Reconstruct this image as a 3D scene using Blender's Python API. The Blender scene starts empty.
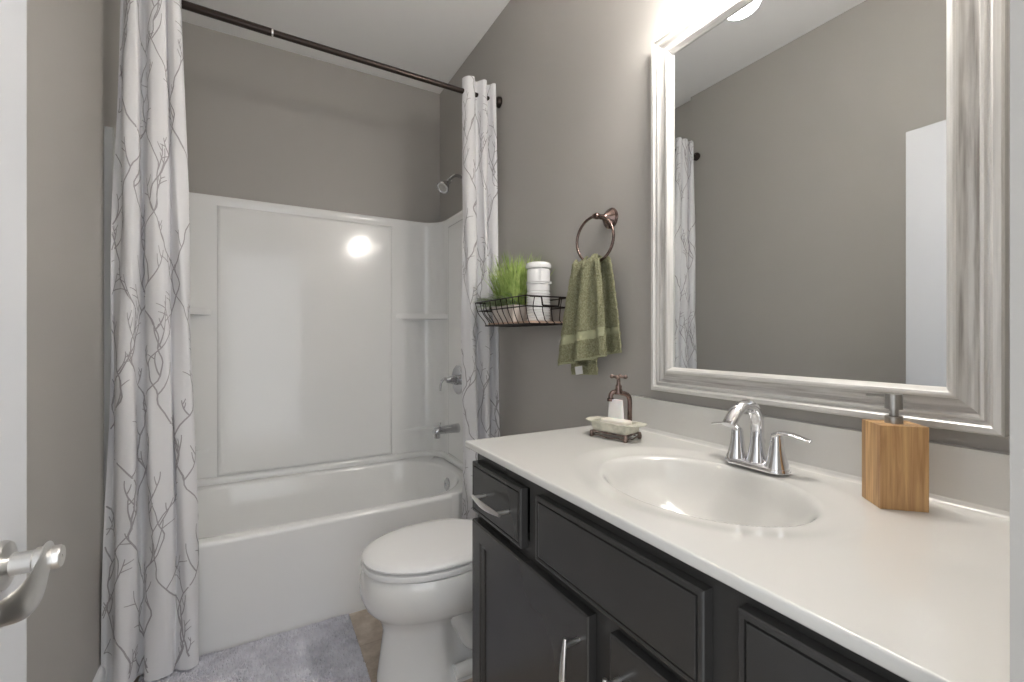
import bpy, bmesh, math, random
from mathutils import Vector, Matrix
random.seed(7)
S = bpy.context.scene
COL = S.collection
PI = math.pi
# ------------------------------------------------------------------ camera, world, exposure
H = 1.2
cam_d = bpy.data.cameras.new('camera'); cam = bpy.data.objects.new('camera', cam_d); COL.objects.link(cam)
cam.location = (0, 0, H)
YAW = math.atan2(254, 447)
cam.rotation_euler = (PI/2, 0, -YAW)
cam_d.sensor_width = 36; cam_d.lens = 36*447/1024; cam_d.clip_start = .02
cam_d.shift_y = (337-341)/1024.0
S.camera = cam
S.view_settings.view_transform = 'Standard'
try: S.view_settings.look = 'None'
except Exception: pass
S.view_settings.exposure = 0.55
S.view_settings.gamma = 1.0
S.view_settings.use_curve_mapping = False
w = bpy.data.worlds.new('hall_daylight'); S.world = w; w.use_nodes = True
w.node_tree.nodes['Background'].inputs[0].default_value = (.93, .965, 1.0, 1)
w.node_tree.nodes['Background'].inputs[1].default_value = 1.35
SHADE_E = 41.0
S.cycles.diffuse_bounces = 8; S.cycles.max_bounces = 14
# ------------------------------------------------------------------ helpers
def tag(o, label=None, cat=None, group=None, kind=None):
    if label: o['label'] = label
    if cat: o['category'] = cat
    if group: o['group'] = group
    if kind: o['kind'] = kind
    return o
def thing(name, label, cat, loc=(0, 0, 0), rz=0, group=None):
    o = bpy.data.objects.new(name, None); COL.objects.link(o)
    o.empty_display_size = .05
    o.location = loc; o.rotation_euler = (0, 0, rz)
    return tag(o, label, cat, group)
def obj(name, bm, mats, parent=None, smooth=True, angle=40, bevel=0, seg=2):
    if bevel:
        es = [e for e in bm.edges if len(e.link_faces) == 2 and e.calc_face_angle(0) > math.radians(35)]
        bmesh.ops.bevel(bm, geom=es, offset=bevel, segments=seg, profile=.5, affect='EDGES', clamp_overlap=True)
    bmesh.ops.recalc_face_normals(bm, faces=bm.faces)
    me = bpy.data.meshes.new(name); 
    if smooth:
        for f in bm.faces: f.smooth = True
        lim = math.radians(angle)
        for e in bm.edges:
            if len(e.link_faces) == 2 and e.calc_face_angle(0) > lim: e.smooth = False
    bm.to_mesh(me); bm.free()
    for m in (mats if isinstance(mats, (list, tuple)) else [mats]): me.materials.append(m)
    o = bpy.data.objects.new(name, me); COL.objects.link(o)
    if parent: o.parent = parent
    return o
def struct(name, bm, m, parent=None, **k):
    o = obj(name, bm, m, parent, **k)
    if parent is None: o['kind'] = 'structure'
    return o
def box(bm, a, b, mi=0, M=None):
    x0, y0, z0 = a; x1, y1, z1 = b
    vs = [bm.verts.new(p) for p in [(x0,y0,z0),(x1,y0,z0),(x1,y1,z0),(x0,y1,z0),(x0,y0,z1),(x1,y0,z1),(x1,y1,z1),(x0,y1,z1)]]
    if M is not None:
        for v in vs: v.co = M @ v.co
    for f in [(0,3,2,1),(4,5,6,7),(0,1,5,4),(1,2,6,5),(2,3,7,6),(3,0,4,7)]:
        fc = bm.faces.new([vs[i] for i in f]); fc.material_index = mi
    return vs
def bx(a, b, M=None):
    bm = bmesh.new(); box(bm, a, b, 0, M); return bm
def loft(bm, rings, closed=True, cap0=True, cap1=True, mi=0):
    R = [[bm.verts.new(p) for p in r] for r in rings]
    n = len(R[0])
    for i in range(len(R)-1):
        for j in range(n if closed else n-1):
            k = (j+1) % n
            f = bm.faces.new((R[i][j], R[i][k], R[i+1][k], R[i+1][j])); f.material_index = mi
    if closed and cap0: bm.faces.new(list(reversed(R[0]))).material_index = mi
    if closed and cap1: bm.faces.new(R[-1]).material_index = mi
    return R
def lathe(bm, prof, c=(0, 0, 0), axis=(0, 0, 1), n=32, mi=0, sx=1, sy=1):
    q = Vector((0, 0, 1)).rotation_difference(Vector(axis).normalized()).to_matrix()
    rings = []
    for r, z in prof:
        r = max(r, 1e-4)
        rings.append([Vector(c) + q @ Vector((r*sx*math.cos(2*PI*i/n), r*sy*math.sin(2*PI*i/n), z)) for i in range(n)])
    loft(bm, rings, mi=mi)
def catmull(P, m=8, closed=False):
    P = [Vector(p) for p in P]; out = []; n = len(P)
    rng = n if closed else n-1
    for i in range(rng):
        p1 = P[i]; p2 = P[(i+1) % n]
        p0 = P[i-1] if (i > 0 or closed) else p1*2-p2
        p3 = P[(i+2) % n] if (i+2 < n or closed) else p2*2-p1
        for k in range(m):
            t = k/m
            out.append(.5*((2*p1)+(p2-p0)*t+(2*p0-5*p1+4*p2-p3)*t*t+(3*p1-p0-3*p2+p3)*t**3))
    if not closed: out.append(P[-1].copy())
    return out
def tube(bm, P, r, n=10, closed=False, mi=0, flat=None, up=None):
    P = [Vector(p) for p in P]; N = len(P)
    rf = r if callable(r) else (lambda t: r)
    T = []
    for i in range(N):
        a = P[i-1] if (i > 0 or closed) else P[i]; b = P[(i+1) % N] if (i < N-1 or closed) else P[i]
        T.append((b-a).normalized() if (b-a).length > 1e-9 else Vector((0, 0, 1)))
    u = Vector(up) if up else (Vector((0, 0, 1)) if abs(T[0].z) < .9 else Vector((1, 0, 0)))
    rings = []
    for i in range(N):
        if up: u = Vector(up)
        u = (u - T[i]*u.dot(T[i])).normalized(); v = T[i].cross(u)
        rr = rf(i/max(N-1, 1)); 
        if isinstance(rr, tuple): ra, rb = rr
        else: ra = rb = rr
        rings.append([P[i]+u*(ra*math.cos(2*PI*j/n))+v*(rb*math.sin(2*PI*j/n)) for j in range(n)])
    if closed:
        R = [[bm.verts.new(p) for p in q] for q in rings]
        for i in range(N):
            k = (i+1) % N
            for j in range(n):
                l = (j+1) % n
                bm.faces.new((R[i][j], R[i][l], R[k][l], R[k][j])).material_index = mi
    else: loft(bm, rings, mi=mi)
def grid(bm, f, nu, nv, mi=0, uv=None):
    V = [[bm.verts.new(f(i/nu, j/nv)) for j in range(nv+1)] for i in range(nu+1)]
    for i in range(nu):
        for j in range(nv):
            bm.faces.new((V[i][j], V[i+1][j], V[i+1][j+1], V[i][j+1])).material_index = mi
    return V
def lerp(a, b, t): return a+(b-a)*t
def sst(a, b, x):
    t = min(1, max(0, (x-a)/(b-a))); return t*t*(3-2*t)
# ------------------------------------------------------------------ materials
def mat(name, col, rough=.5, metal=0, coat=0, spec=.5, noise=None, bump=None, trans=0, emis=0, sss=0, aniso=None):
    m = bpy.data.materials.new(name); m.use_nodes = True
    nt = m.node_tree; b = nt.nodes['Principled BSDF']
    def S_(k, v):
        if k in b.inputs: b.inputs[k].default_value = v
    S_('Base Color', (*col, 1)); S_('Roughness', rough); S_('Metallic', metal); S_('Coat Weight', coat); S_('Coat Roughness', .05)
    S_('Specular IOR Level', spec); S_('Transmission Weight', trans)
    if sss: S_('Subsurface Weight', sss); S_('Subsurface Scale', .02)
    if emis: S_('Emission Color', (*col, 1)); S_('Emission Strength', emis)
    tc = nt.nodes.new('ShaderNodeTexCoord')
    if noise:
        # noise = (scale or (sx,sy,sz), colour2, contrast lo, hi, detail)
        sc, c2, lo, hi, det = noise
        mp = nt.nodes.new('ShaderNodeMapping'); n = nt.nodes.new('ShaderNodeTexNoise'); cr = nt.nodes.new('ShaderNodeValToRGB')
        mp.inputs['Scale'].default_value = sc if isinstance(sc, tuple) else (sc, sc, sc)
        n.inputs['Scale'].default_value = 1; n.inputs['Detail'].default_value = det
        nt.links.new(tc.outputs['Object'], mp.inputs[0]); nt.links.new(mp.outputs[0], n.inputs['Vector'])
        nt.links.new(n.outputs['Fac'], cr.inputs[0])
        cr.color_ramp.elements[0].position = lo; cr.color_ramp.elements[1].position = hi
        cr.color_ramp.elements[0].color = (*col, 1); cr.color_ramp.elements[1].color = (*c2, 1)
        nt.links.new(cr.outputs[0], b.inputs['Base Color'])
    if bump:
        sc, st, dist = bump
        mp = nt.nodes.new('ShaderNodeMapping'); n = nt.nodes.new('ShaderNodeTexNoise'); bp = nt.nodes.new('ShaderNodeBump')
        mp.inputs['Scale'].default_value = sc if isinstance(sc, tuple) else (sc, sc, sc)
        n.inputs['Scale'].default_value = 1; n.inputs['Detail'].default_value = 4
        nt.links.new(tc.outputs['Object'], mp.inputs[0]); nt.links.new(mp.outputs[0], n.inputs['Vector'])
        bp.inputs['Strength'].default_value = st; bp.inputs['Distance'].default_value = dist
        nt.links.new(n.outputs['Fac'], bp.inputs['Height']); nt.links.new(bp.outputs[0], b.inputs['Normal'])
    return m
M = {}
M['wall'] = mat('taupe_wall_paint', (.408, .392, .369), .42, bump=(160, .12, .002))
M['ceiling'] = mat('ceiling_paint', (.90, .90, .90), .8, bump=(120, .1, .002))
M['trim'] = mat('white_trim_paint', (.74, .75, .77), .35)
M['door'] = mat('white_door_paint', (.63, .645, .675), .35)
M['tub'] = mat('white_acrylic', (.85, .855, .85), .14, coat=.3)
M['counter'] = mat('cultured_marble', (.67, .665, .64), .13, coat=.3)
M['china'] = mat('white_china', (.84, .84, .83), .08, coat=.5)
M['lid'] = mat('white_seat_plastic', (.86, .86, .86), .16)
M['black'] = mat('espresso_black_paint', (.037, .036, .035), .26, noise=((3, 3, 3), (.045, .043, .041), .4, .7, 3))
M['inside'] = mat('dark_gap', (.01, .01, .01), .8)
M['chrome'] = mat('chrome', (.80, .80, .82), .05, 1)
M['satin'] = mat('tub_chrome', (.60, .60, .62), .08, 1)
M['nickel'] = mat('brushed_nickel', (.74, .73, .71), .30, 1, bump=((40, 40, 900), .1, .0005))
M['steel'] = mat('brushed_steel', (.42, .41, .39), .3, 1, bump=((900, 900, 30), .1, .0005))
M['bronze'] = mat('dark_bronze_metal', (.045, .034, .030), .3, .8)
M['copper'] = mat('oil_rubbed_copper', (.24, .17, .15), .25, 1, noise=(60, (.11, .08, .07), .4, .7, 3))
M['cloth'] = mat('white_curtain_cloth', (.76, .76, .78), .9, spec=.1, bump=((700, 700, 700), .15, .0006))
M['vine'] = mat('grey_branch_print', (.40, .385, .40), .9, spec=.1)
M['wire'] = mat('dark_wire', (.035, .028, .026), .4, .7)
M['paper'] = mat('white_paper', (.85, .85, .84), .7)
M['mirror'] = mat('mirror_glass', (.74, .755, .76), .0, 1)
M['rubber'] = mat('black_seam', (.02, .02, .02), .6)

def plastic_shade():
    m = mat('frosted_lamp_glass', (1.0, .955, .90), .4, emis=SHADE_E)
    return m
M['shade'] = plastic_shade()

def frame_mat(name, axis):
    # champagne silver leaf, streaked along the moulding
    sc = (160, 5, 160) if axis == 'y' else (160, 160, 5)
    m = mat(name, (.58, .57, .55), .36, .25, noise=(sc, (.74, .73, .71), .3, .6, 4), bump=(sc, .1, .001))
    return m
M['frame_h'] = frame_mat('silver_leaf_along', 'y'); M['frame_v'] = frame_mat('silver_leaf_up', 'z')
def wash_mat(name, axis):
    sc = (120, 7, 120) if axis == 'y' else (120, 120, 7)
    return mat(name, (.34, .32, .30), .45, .15, noise=(sc, (.66, .65, .63), .30, .60, 6))
M['cove_h'] = wash_mat('worn_silver_along', 'y'); M['cove_v'] = wash_mat('worn_silver_up', 'z')

def floor_mat():
    m = mat('stone_look_vinyl', (.30, .24, .19), .35)
    nt = m.node_tree; b = nt.nodes['Principled BSDF']; L = nt.links.new
    tc = nt.nodes.new('ShaderNodeTexCoord')
    br = nt.nodes.new('ShaderNodeTexBrick'); br.offset = .5
    br.inputs['Scale'].default_value = 1; br.inputs['Mortar Size'].default_value = .0025
    br.inputs['Brick Width'].default_value = .30; br.inputs['Row Height'].default_value = .30
    br.inputs['Color1'].default_value = (1, 1, 1, 1); br.inputs['Color2'].default_value = (.9, .9, .9, 1); br.inputs['Mortar'].default_value = (.72, .70, .66, 1)
    n = nt.nodes.new('ShaderNodeTexNoise'); n.inputs['Scale'].default_value = 9; n.inputs['Detail'].default_value = 7; n.inputs['Roughness'].default_value = .65
    cr = nt.nodes.new('ShaderNodeValToRGB'); e = cr.color_ramp.elements
    e[0].position = .3; e[0].color = (.34, .275, .22, 1); e[1].position = .72; e[1].color = (.76, .68, .60, 1)
    k = e.new(.5); k.color = (.54, .455, .375, 1)
    mx = nt.nodes.new('ShaderNodeMix'); mx.data_type = 'RGBA'; mx.blend_type = 'MULTIPLY'; mx.inputs[0].default_value = .8
    L(tc.outputs['Object'], br.inputs['Vector']); L(tc.outputs['Object'], n.inputs['Vector']); L(n.outputs['Fac'], cr.inputs[0])
    L(cr.outputs[0], mx.inputs[6]); L(br.outputs['Color'], mx.inputs[7]); L(mx.outputs[2], b.inputs['Base Color'])
    return m
M['floor'] = floor_mat()
M['shag'] = mat('grey_shag_pile', (.62, .62, .67), .95, spec=.1, noise=(22, (.80, .80, .85), .3, .7, 5))
M['terry'] = mat('olive_terry', (.34, .34, .20), .95, spec=.08, noise=(210, (.52, .515, .34), .38, .62, 6), bump=(260, 1.0, .02))
M['terry_band'] = mat('olive_woven_band', (.40, .405, .26), .8, spec=.15, bump=((40, 900, 40), .4, .001))
M['tagw'] = mat('white_care_tag', (.75, .75, .74), .7)

def wood_mat():
    m = mat('acacia_wood', (.5, .3, .15), .4)
    nt = m.node_tree; b = nt.nodes['Principled BSDF']; L = nt.links.new
    tc = nt.nodes.new('ShaderNodeTexCoord'); mp = nt.nodes.new('ShaderNodeMapping'); mp.inputs['Scale'].default_value = (1, 1, .06)
    wv = nt.nodes.new('ShaderNodeTexNoise'); wv.inputs['Scale'].default_value = 130; wv.inputs['Detail'].default_value = 5; wv.inputs['Distortion'].default_value = .6
    cr = nt.nodes.new('ShaderNodeValToRGB'); e = cr.color_ramp.elements
    e[0].position = .3; e[0].color = (.36, .19, .08, 1); e[1].position = .7; e[1].color = (.66, .43, .22, 1)
    # staves of different timber
    sx = nt.nodes.new('ShaderNodeSeparateXYZ'); ad = nt.nodes.new('ShaderNodeMath'); ad.operation = 'MULTIPLY_ADD'
    ad.inputs[1].default_value = 42; ad.inputs[2].default_value = 10.3
    fl = nt.nodes.new('ShaderNodeMath'); fl.operation = 'FLOOR'
    wn = nt.nodes.new('ShaderNodeTexWhiteNoise'); wn.noise_dimensions = '1D'
    c2 = nt.nodes.new('ShaderNodeValToRGB'); q = c2.color_ramp.elements
    q[0].position = .2; q[0].color = (.55, .47, .45, 1); q[1].position = .8; q[1].color = (1.3, 1.3, 1.15, 1)
    mx = nt.nodes.new('ShaderNodeMix'); mx.data_type = 'RGBA'; mx.blend_type = 'MULTIPLY'; mx.inputs[0].default_value = .85
    L(tc.outputs['Object'], mp.inputs[0]); L(mp.outputs[0], wv.inputs['Vector']); L(wv.outputs['Fac'], cr.inputs[0])
    L(tc.outputs['Object'], sx.inputs[0]); L(sx.outputs['Y'], ad.inputs[0]); L(ad.outputs[0], fl.inputs[0]); L(fl.outputs[0], wn.inputs['W'])
    L(wn.outputs['Value'], c2.inputs[0]); L(cr.outputs[0], mx.inputs[6]); L(c2.outputs[0], mx.inputs[7]); L(mx.outputs[2], b.inputs['Base Color'])
    return m
M['wood'] = wood_mat()
M['pot'] = mat('whitewashed_wood', (.52, .45, .41), .8, noise=((60, 60, 14), (.70, .66, .62), .3, .7, 4))
M['board'] = mat('pale_basket_board', (.50, .33, .24), .7, noise=((14, 60, 60), (.66, .5, .4), .3, .7, 4))
M['leaf'] = mat('green_grass_blade', (.24, .38, .07), .5, noise=(40, (.60, .72, .26), .3, .7, 2))
M['darkleaf'] = mat('dark_arching_leaf', (.16, .26, .09), .4, noise=(30, (.46, .55, .32), .3, .7, 2))
M['soil'] = mat('dark_moss', (.03, .04, .015), .95)
M['ribbed'] = mat('white_ribbed_ceramic', (.80, .80, .80), .22, coat=.3)
M['dishc'] = mat('aged_cream_stoneware', (.50, .49, .40), .4, noise=(45, (.70, .68, .58), .35, .6, 6))
M['soap'] = mat('cream_soap', (.80, .76, .68), .45, sss=.1)
M['rust'] = mat('rusty_brown_metal', (.12, .09, .075), .4, .7, noise=(90, (.30, .22, .19), .4, .65, 4))
M['water'] = mat('frosted_acrylic', (.80, .81, .80), .3, sss=.2)

# ------------------------------------------------------------------ room shell
W = 1.055; D = 2.83; XL = -.46; XA = -.49; YF = .09; ZC = 2.82; YB = 2.04
struct('floor', bx((-1.2, -.6, -.05), (1.4, 3.1, 0)), M['floor'], smooth=False)
struct('ceiling', bx((-.7, -.03, ZC), (1.3, 3.05, ZC+.1)), M['ceiling'], smooth=False)
struct('wall_right', bx((W, -.03, 0), (W+.12, D+.12, ZC)), M['wall'], smooth=False)
struct('wall_back', bx((XA-.15, D, 0), (W, D+.12, ZC)), M['wall'], smooth=False)
bm = bmesh.new(); box(bm, (XL-.15, -.03, 0), (XL, 2.03, ZC)); box(bm, (XL-.15, 2.03, 0), (XA, D, ZC))
struct('wall_left', bm, M['wall'], smooth=False)
XJ = .412; XH = -.292; ZD = 2.07
bm = bmesh.new()
box(bm, (XL, -.03, 0), (XH-.02, YF, ZC)); box(bm, (XJ, -.03, 0), (W, YF, ZC)); box(bm, (XH-.02, -.03, ZD+.02), (XJ, YF, ZC))
struct('wall_front', bm, M['wall'], smooth=False)
# door jamb lining and casing
bm = bmesh.new()
box(bm, (XH-.02, -.032, 0), (XH, YF, ZD)); box(bm, (XH-.02, -.032, ZD), (XJ, YF, ZD+.02))
struct('trim_1', bm, M['trim'], smooth=False)
bm = bmesh.new()
box(bm, (XH-.075, YF, 0), (XH-.02, YF+.014, ZD+.02)); box(bm, (XH-.075, YF, ZD+.02), (XJ+.02, YF+.014, ZD+.075))
struct('trim_2', bm, M['trim'], bevel=.003)
# baseboards
def base_prof(bm, y0, y1, x, s):
    pr_ = [(0, 0), (.013, 0), (.013, .075), (.010, .088), (.004, .098), (0, .10)]
    R = [[(x+s*a, y, z) for a, z in pr_] for y in (y0, y1)]
    loft(bm, R)
bm = bmesh.new(); base_prof(bm, YF, 1.99, XL, 1); struct('baseboard_left', bm, M['trim'], angle=25)
bm = bmesh.new(); base_prof(bm, 1.13, 2.03, W, -1); struct('baseboard_right', bm, M['trim'], angle=25)

# door, opened against the left wall
DX = -.258; DT = .035; DY1 = .806
door = bpy.data.objects.new('door_1', None); COL.objects.link(door); door.location = (DX-DT, YF+.005, 0)
tag(door, 'white flat door standing open along the left wall', None, None, 'structure')
def P(o, par):   # keep world coords while parenting to a translated empty
    o.parent = par; o.location = -Vector(par.location); return o
P(obj('door_leaf', bx((DX-DT, YF+.006, .012), (DX, DY1, 2.05)), M['door'], bevel=.002), door)
bm = bmesh.new()
for z in (.25, 1.05, 1.85): lathe(bm, [(.0, -.045), (.007, -.045), (.007, .045), (.0, .045)], (DX+.004, YF+.009, z), n=12)
P(obj('hinge', bm, M['nickel']), door)
hl = bpy.data.objects.new('door_handle', bpy.data.meshes.new('e'))
bm = bmesh.new()
hy, hz = .732, .938
lathe(bm, [(0, 0), (.028, 0), (.028, .004), (.026, .008), (.018, .010), (.0125, .012), (.0125, .030), (.0145, .032), (.0145, .042), (.012, .044), (0, .044)], (DX, hy, hz), (1, 0, 0), 40)
hb = P(obj('door_handle', bm, M['nickel'], angle=35), door); hb['label'] = 'satin nickel rosette and neck'
bm = bmesh.new()
pts = catmull([(DX+.040, hy+.012, hz+.004), (DX+.044, hy-.015, hz+.002), (DX+.050, hy-.05, hz-.004), (DX+.050, hy-.085, hz-.008), (DX+.040, hy-.115, hz-.006)], 8)
tube(bm, pts, lambda t: (.013+.011*math.sin(PI*min(1, t*1.05)), .0045-.0015*t), 16, up=(0, 0, 1))
lathe(bm, [(0, 0), (.0125, 0), (.0135, .003), (.0135, .014), (.012, .0165), (.0022, .0165), (.0022, .014), (0, .014)], (DX+.0375, hy, hz), (1, 0, 0), 28)
P(obj('lever', bm, M['nickel'], angle=35), door)

# ------------------------------------------------------------------ bathtub + surround
tub = thing('bathtub', 'glossy white acrylic bathtub across the back alcove with plain apron front', 'bathtub', (.28, YB, 0))
ZR = .435
bx0, bx1, by0, by1 = XA+.04, 1.03, YB, 2.80   # outer rim
def rrect(x0, x1, y0, y1, r, z, n=8):
    pts = []
    for cx, cy, a0 in ((x1-r, y1-r, 0), (x0+r, y1-r, 90), (x0+r, y0+r, 180), (x1-r, y0+r, 270)):
        for i in range(n+1):
            a = math.radians(a0+90*i/n); pts.append((cx+r*math.cos(a), cy+r*math.sin(a), z))
    return pts
def front_step(x):    # the apron bulges forward except at its two ends
    return 0
bm = bmesh.new()
N = 10
def tring(x0, x1, y0, y1, r, z): return rrect(x0, x1, y0, y1, r, z, 14)
rings = [tring(bx0, bx1, YB, by1, .010, 0), tring(bx0, bx1, YB, by1, .010, ZR-.012), tring(bx0+.001, bx1-.001, YB+.001, by1, .010, ZR-.005), tring(bx0+.006, bx1-.006, YB+.006, by1, .010, ZR)]
for ix, j0, j1, r_, z_ in ((.045, .012, .050, .30, ZR), (.052, .019, .058, .30, ZR-.004), (.058, .026, .064, .30, ZR-.016), (.10, .045, .085, .27, ZR-.15), (.16, .065, .11, .22, .14), (.20, .10, .15, .17, .10), (.30, .17, .23, .12, .09)):
    rings.append(tring(bx0+ix, bx1-(ix*.6+.03), YB+j0, by1-j1, r_, z_))
loft(bm, rings, cap0=True, cap1=True)
P(obj('tub_shell', bm, M['tub'], angle=50), tub)
bm = bmesh.new()
rg = []
for i in range(13):
    t = i/12; x = lerp(bx0+.02, .815, t); yt = lerp(1.998, 2.022, t**1.5); yb = lerp(2.028, 2.034, t)
    rg.append([(x, YB+.010, 0), (x, yb, 0), (x, yt+.001, ZR-.02), (x, yt, ZR-.012), (x, yt+.003, ZR-.004), (x, yt+.011, ZR+.0006), (x, YB+.010, ZR+.0006)])
loft(bm, rg)
P(obj('apron', bm, M['tub'], angle=50), tub)
bm = bmesh.new(); lathe(bm, [(0, 0), (.036, 0), (.036, .004), (.031, .008), (.010, .009), (.010, .006), (0, .006)], (.951, 2.43, .350), (-1, 0, .12), 32)
P(obj('overflow_plate', bm, M['satin'], angle=30), tub)
bm = bmesh.new(); lathe(bm, [(0, 0), (.035, 0), (.033, .004), (.012, .005), (0, .004)], (.72, 2.42, .0905), (0, 0, 1), 24)
P(obj('drain', bm, M['chrome'], angle=30), tub)
# surround
sur = thing('tub_surround', 'white glossy moulded wall surround above the tub, with corner shelves', 'shower surround', (.28, 2.79, ZR))
ZS = 1.935; XR = 1.03; XSl = -.455; YS = 2.78; Z0 = ZR+.0012
def surround_path(off=0, n=8):
    # plan view from the front left flange round the back to the front right flange, off = how far the surface sits into the room
    r = .13
    p = []
    def arc(cx, cy, a0, a1):
        for i in range(n+1):
            a = math.radians(lerp(a0, a1, i/n)); p.append((cx+(r-off)*math.cos(a), cy+(r-off)*math.sin(a)))
    p.append((XSl+off, 2.07)); p.append((XSl+off, 2.2)); p.append((XSl+off, 2.5))
    arc(XSl+r, YS-r, 180, 90)
    p.append((-.185, YS-off)); p.append((.27, YS-off)); p.append((.723, YS-off))
    arc(XR-r, YS-r, 90, 0)
    p.append((XR-off, 2.5)); p.append((XR-off, 2.2)); p.append((XR-off, 2.07))
    return p
bm = bmesh.new()
prof = [(.012, Z0), (.013, Z0+.012), (.010, Z0+.026), (.004, Z0+.032), (-.003, Z0+.0335), (-.003, Z0+.036), (0, Z0+.038), (0, .60), (0, 1.34), (0, ZS-.045), (.004, ZS-.035), (.006, ZS-.008), (.003, ZS-.001), (-.004, ZS), (-.03, ZS)]
rings = [[(x, y, z) for x, y in surround_path(off)] for off, z in prof]
loft(bm, rings, closed=False)
P(obj('surround_wall', bm, M['tub'], angle=50), sur)
# front flanges
for a, b in ((XA+.001, XSl+.012), (XR+.001, W-.001)):
    bm = bmesh.new(); box(bm, (a, 2.055, Z0), (b, 2.075, ZS))
    P(obj('front_flange', bm, M['tub'], bevel=.006, seg=3), sur)
# centre back panel: raised field with soft bevel
def panel(bm, x0, x1, z0, z1, y, t, b):
    rg = []
    for e, o in ((0, 0), (b*.35, t*.75), (b, t), (b+.002, t), (b+.01, t)):
        rg.append([(x0+e, y-o, z0+e), (x1-e, y-o, z0+e), (x1-e, y-o, z1-e), (x0+e, y-o, z1-e)])
    loft(bm, rg, cap0=False)
bm = bmesh.new(); panel(bm, -.185, .723, .475, ZS-.05, YS, .016, .018)
P(obj('back_panel', bm, M['tub'], angle=70), sur)
def panelx(bm, y0, y1, z0, z1, x, t, b, s):
    rg = []
    for e, o in ((0, 0), (b*.35, t*.75), (b, t), (b+.002, t), (b+.01, t)):
        rg.append([(x+s*o, y0+e, z0+e), (x+s*o, y1-e, z0+e), (x+s*o, y1-e, z1-e), (x+s*o, y0+e, z1-e)])
    loft(bm, rg, cap0=False)
for a in ((2.12, 2.60, .475, ZS-.05, XR, .010, .014, -1), (2.12, 2.60, .475, ZS-.14, XSl, .010, .014, 1)):
    bm = bmesh.new(); panelx(bm, *a)
    P(obj('side_panel', bm, M['tub'], angle=70), sur)
# corner shelves: concave corner with straight front lip
def shelf(side, z, th=.032, q=1.0):
    bm = bmesh.new()
    pts = []
    r = .13
    if side > 0:
        for i in range(9):
            a = math.radians(90-90*i/8); pts.append((XR-r+(r+.002)*math.cos(a), YS-r+(r+.002)*math.sin(a)))
        pts = [(.745, YS+.002)] + pts + [(XR+.002, 2.615)]
        fr = catmull([(XR+.002, 2.615, 0), (lerp(.995, .945, q), lerp(2.70, 2.665, q), 0), (lerp(.93, .85, q), lerp(2.758, 2.718, q), 0), (.745, YS+.002, 0)], 5)
    else:
        for i in range(9):
            a = math.radians(90+90*i/8); pts.append((XSl+r+(r+.002)*math.cos(a), YS-r+(r+.002)*math.sin(a)))
        pts = [(-.205, YS+.002)] + pts + [(XSl-.002, 2.615)]
        fr = catmull([(XSl-.002, 2.615, 0), (lerp(-.43, -.39, q), lerp(2.70, 2.665, q), 0), (lerp(-.36, -.30, q), lerp(2.758, 2.718, q), 0), (-.205, YS+.002, 0)], 5)
    pts += [(p.x, p.y) for p in fr[1:-1]]
    rg = [[(x, y, zz) for x, y in pts] for zz in (z-th, z)]
    loft(bm, rg)
    P(obj('corner_shelf', bm, M['tub'], bevel=.005, seg=3), sur)
for zz, th, q in ((1.345, .032, 1), (.622, .018, 0)):
    shelf(1, zz, th, q); shelf(-1, zz, th, q)
# shower fittings
sh = thing('wall_shower', 'chrome shower head on a bent arm high on the alcove side wall', 'shower head', (W, 2.43, 2.12))
bm = bmesh.new(); tube(bm, catmull([(W, 2.43, 2.135), (1.01, 2.43, 2.14), (.985, 2.43, 2.125), (.965, 2.43, 2.098)], 6), .0085, 12)
P(obj('shower_arm', bm, M['satin']), sh)
bm = bmesh.new(); lathe(bm, [(0, 0), (.03, 0), (.028, .006), (.012, .010), (0, .010)], (W, 2.43, 2.135), (-1, 0, 0), 28)
P(obj('wall_flange', bm, M['chrome'], angle=30), sh)
bm = bmesh.new(); ax = (-.62, -.25, -.72)
lathe(bm, [(0, -.012), (.012, -.012), (.014, 0), (.013, .012), (.018, .022), (.030, .045), (.034, .055), (.034, .060), (.031, .062), (.029, .0595), (0, .0595)], (.968, 2.43, 2.102), ax, 32)
P(obj('spray_head', bm, M['satin'], angle=30), sh)
bm = bmesh.new(); lathe(bm, [(0, .0598), (.022, .0598), (.021, .0615), (0, .0615)], (.968, 2.43, 2.102), ax, 32)
P(obj('nozzle_plate', bm, M['steel']), sh)
sh.scale = (1.12, 1.12, 1.12)
va = thing('shower_valve', 'chrome round shower control with curved lever on the side wall', 'shower valve', (XR-.01, 2.43, .95))
bm = bmesh.new(); lathe(bm, [(0, 0), (.085, 0), (.085, .004), (.078, .010), (.060, .007), (.040, .008), (0, .008)], (XR-.0105, 2.43, .95), (-1, 0, 0), 48)
P(obj('escutcheon', bm, M['satin'], angle=30), va)
bm = bmesh.new(); lathe(bm, [(0, .008), (.030, .008), (.028, .030), (.020, .055), (.014, .075), (0, .078)], (XR-.0105, 2.43, .95), (-1, 0, 0), 32)
tube(bm, catmull([(XR-.07, 2.43, .955), (XR-.10, 2.43, .957), (XR-.118, 2.43, .935), (XR-.122, 2.43, .89)], 6), lambda t: (.010-.004*t), 12)
P(obj('lever', bm, M['satin'], angle=40), va)
sp = thing('tub_spout', 'chrome tub spout below the shower control', 'tub faucet', (XR-.01, 2.43, .665))
bm = bmesh.new()
rg = []
for x, r1, dz in ((0, .030, 0), (-.004, .031, 0), (-.02, .029, 0), (-.09, .025, -.002), (-.12, .024, -.004), (-.145, .022, -.008), (-.152, .015, -.01)):
    rg.append([(XR-.0105+x, 2.43+r1*math.cos(2*PI*i/24), .668+dz+r1*.9*math.sin(2*PI*i/24)) for i in range(24)])
loft(bm, rg)
lathe(bm, [(.0, 0), (.018, 0), (.017, .045), (.013, .047), (0, .045)], (XR-.14, 2.43, .668), (0, 0, -1), 20)
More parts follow.
